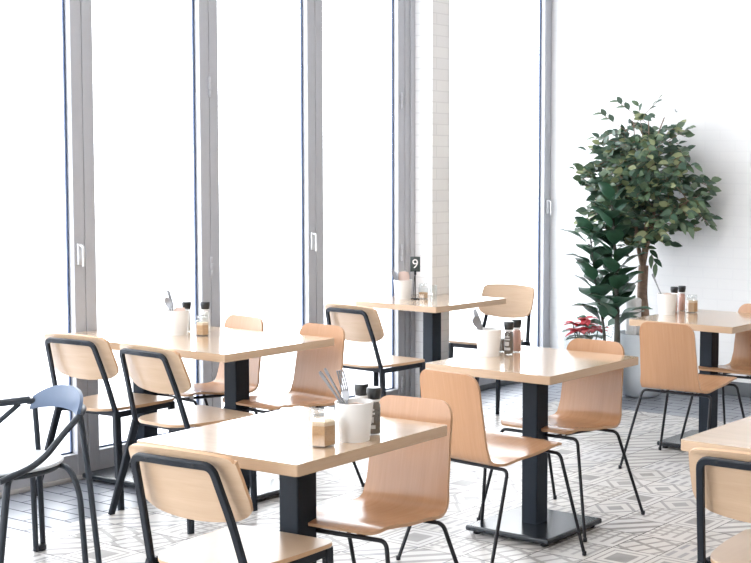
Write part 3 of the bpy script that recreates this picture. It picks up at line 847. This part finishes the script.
# --- fiddle-leaf plant
PU, PV = -4.885, 7.80
fid = thing('fiddle_leaf_plant', 'broad-leaved green plant on two stems left of the fig tree', 'plant', (PU, PV, 0))
p = BM(); lathe(p, [(.001, 0), (.075, 0), (.095, .30), (.10, .30), (.10, .32), (.090, .32), (.088, .29), (.001, .29)], 32); obj('nursery_pot', p, MT['pot_dark'], fid)
p = BM(); lathe(p, [(.001, .291), (.087, .291), (.001, .302)], 24, close=False); obj('soil', p, MT['soil'], fid)
st = BM(); fl = BM()
r2 = random.Random(21)
for si, (pts, r0, zs) in enumerate((([(.05, 0, .29), (.055, 0, .5), (.04, 0, .9), (.0, 0, 1.36)], .024, (.52, 1.38)), ([(-.045, 0, .29), (-.05, 0, .5), (-.12, -.01, .8), (-.17, 0, 1.12)], .012, (.50, 1.16)))):
    q = fillet(pts, .2, 6); N = len(q)
    tube(st, q, 1., 10, taper=[r0 * (1 - .6 * i / (N - 1)) for i in range(N)])
    nL = 38 if si == 0 else 27
    for k in range(nL):
        t = k / (nL - 1); z = zs[0] + (zs[1] - zs[0]) * t
        c = next((a.lerp(b_, (z - a.z) / max(1e-6, b_.z - a.z)) for a, b_ in zip(q, q[1:]) if a.z <= z <= b_.z), q[-1])
        az = k * 137.5 + si * 60 + r2.uniform(-15, 15)
        h = Vector((math.cos(R(az)), math.sin(R(az)) * .75, 0))
        L = r2.uniform(.23, .31) * (1 - .12 * t)
        d = (h + Vector((0, 0, r2.uniform(.4, 1.1)))).normalized()
        while PV + c.y + d.y * L > VB - .03: d.y *= .5
        tip = c + d * .03
        tube(st, [c, tip], .004, 6)
        leaf_mesh(fl, tip, d, Vector((0, 0, 1)), L, L * r2.uniform(.48, .60), 0 if r2.random() < .62 else 1, .2, .28, 7, wave=.05)
obj('stems', st, MT['dark_stem'], fid)
obj('foliage', fl, [MT['leaf_d'], MT['leaf_e']], fid, angle=80)

# --- poinsettia
QU, QV = -5.125, 7.86
poi = thing('poinsettia_plant', 'red poinsettia in clear wrapping on the floor by the window corner', 'plant', (QU, QV, 0))
p = BM(); lathe(p, [(.001, 0), (.075, 0), (.10, .19), (.106, .19), (.106, .21), (.096, .21), (.094, .18), (.001, .18)], 28); obj('flower_pot', p, MT['pot_white'], poi)
p = BM(); lathe(p, [(.001, .181), (.092, .181), (.001, .19)], 20, close=False); obj('soil', p, MT['soil'], poi)
st = BM(); gr = BM(); rd = BM(); r3 = random.Random(5)
for k in range(7):
    a = k * 51.4; rr = .085 if k else 0
    top = Vector((rr * 1.1 * math.cos(R(a)), rr * math.sin(R(a)), .46 + .06 * r3.random() + (.05 if k == 0 else 0)))
    tube(st, [(top.x * .3, top.y * .3, .185), top], .004, 6)
    for j in range(9):
        b_ = j * 40 + r3.uniform(-12, 12)
        d = Vector((math.cos(R(b_)), math.sin(R(b_)), r3.uniform(-.05, .5)))
        leaf_mesh(rd, top, d, Vector((0, 0, 1)), r3.uniform(.07, .115), .05, 0, .15, .3, 5)
    for j in range(5):
        b_ = j * 72 + 30
        leaf_mesh(gr, top - Vector((0, 0, .05)), Vector((math.cos(R(b_)), math.sin(R(b_)), .25)), Vector((0, 0, 1)), .10, .055, 0, .15, .3, 5)
leaf_mesh(gr, Vector((.0, .02, .52)), Vector((.9, 0, .5)), Vector((0, -.5, 1)), .16, .06, 0, .15, .6, 6)
leaf_mesh(gr, Vector((-.02, .02, .52)), Vector((-.5, 0, .8)), Vector((0, -.5, 1)), .13, .06, 0, .15, .6, 6)
obj('stems', st, MT['leaf_d'], poi); obj('green_leaves', gr, MT['leaf_e'], poi, angle=80); obj('red_bracts', rd, MT['red'], poi, angle=80)
w = BM(); lathe(w, [(.108, .20), (.14, .30), (.185, .43), (.20, .50)], 26, close=False)
for vv in w.verts: vv.co += Vector((0, 0, .015 * math.sin(7 * math.atan2(vv.co.y, vv.co.x)) * (vv.co.z > .45)))
obj('clear_wrap', w, MT['wrap'], poi)

# small nail on the wall
b = BM(); tube(b, [(-4.79, VB + .01, 2.005), (-4.79, VB - .025, 2.01), (-4.79, VB - .03, 2.025)], .004, 8)
tag(obj('wall_hook', b, MT['alu']), 'small metal hook in the white wall right of the tree top', 'hook')

# ------------------------------------------------------------------ light
w = bpy.data.worlds.new('overcast_sky'); S.world = w; w.use_nodes = True
bg = w.node_tree.nodes['Background']; bg.inputs[0].default_value = (.96, .98, 1.0, 1); bg.inputs[1].default_value = 7.0
def area(name, loc, rot, sx, sy, power, col=(1, 1, 1)):
    l = bpy.data.lights.new(name, 'AREA'); l.shape = 'RECTANGLE'; l.size = sx; l.size_y = sy; l.energy = power; l.color = col
    o = bpy.data.objects.new(name, l); COL.objects.link(o); o.location = loc; o.rotation_euler = rot
    return o
for i, (x, y) in enumerate(((-3.6, 2.2), (-.8, 2.2), (-3.6, 5.6), (-.8, 5.6))):
    area('ceiling_light', (x, y, HC - .02), (0, 0, 0), .6, 1.2, 30, (1, .95, .88))  # unseen fill lamps added to brighten the interior, no fixtures

# ------------------------------------------------------------------ camera
F_, PIT, ROLL, H_, YAW, PX, PY = 1353.6, .0736, .0125, 1.6136, .5366, 266.7, -15.4
c_, s_, C_, S_ = math.cos(PIT), math.sin(PIT), math.cos(YAW), math.sin(YAW)
rt = Vector((C_, S_, 0)); f0 = Vector((-S_, C_, 0)); zz = Vector((0, 0, 1))
fw = f0 * c_ - zz * s_; up = f0 * s_ + zz * c_
ri = rt * math.cos(ROLL) + up * math.sin(ROLL); ur = up * math.cos(ROLL) - rt * math.sin(ROLL)
cam = bpy.data.cameras.new('camera'); co = bpy.data.objects.new('camera', cam); COL.objects.link(co)
M = Matrix((ri, ur, -fw)).transposed().to_4x4(); M.translation = (0, 0, H_)
co.matrix_world = M
cam.sensor_fit = 'HORIZONTAL'; cam.sensor_width = 36; cam.lens = 36 * F_ / 751
cam.shift_x = -PX / 751; cam.shift_y = PY / 751
cam.clip_start = .05; cam.clip_end = 200
S.camera = co
vs = S.view_settings
vs.view_transform = 'Standard'; vs.look = 'None'; vs.gamma = 1; vs.use_curve_mapping = False; vs.exposure = .0
S.cycles.max_bounces = 10; S.cycles.transparent_max_bounces = 16; S.cycles.diffuse_bounces = 6
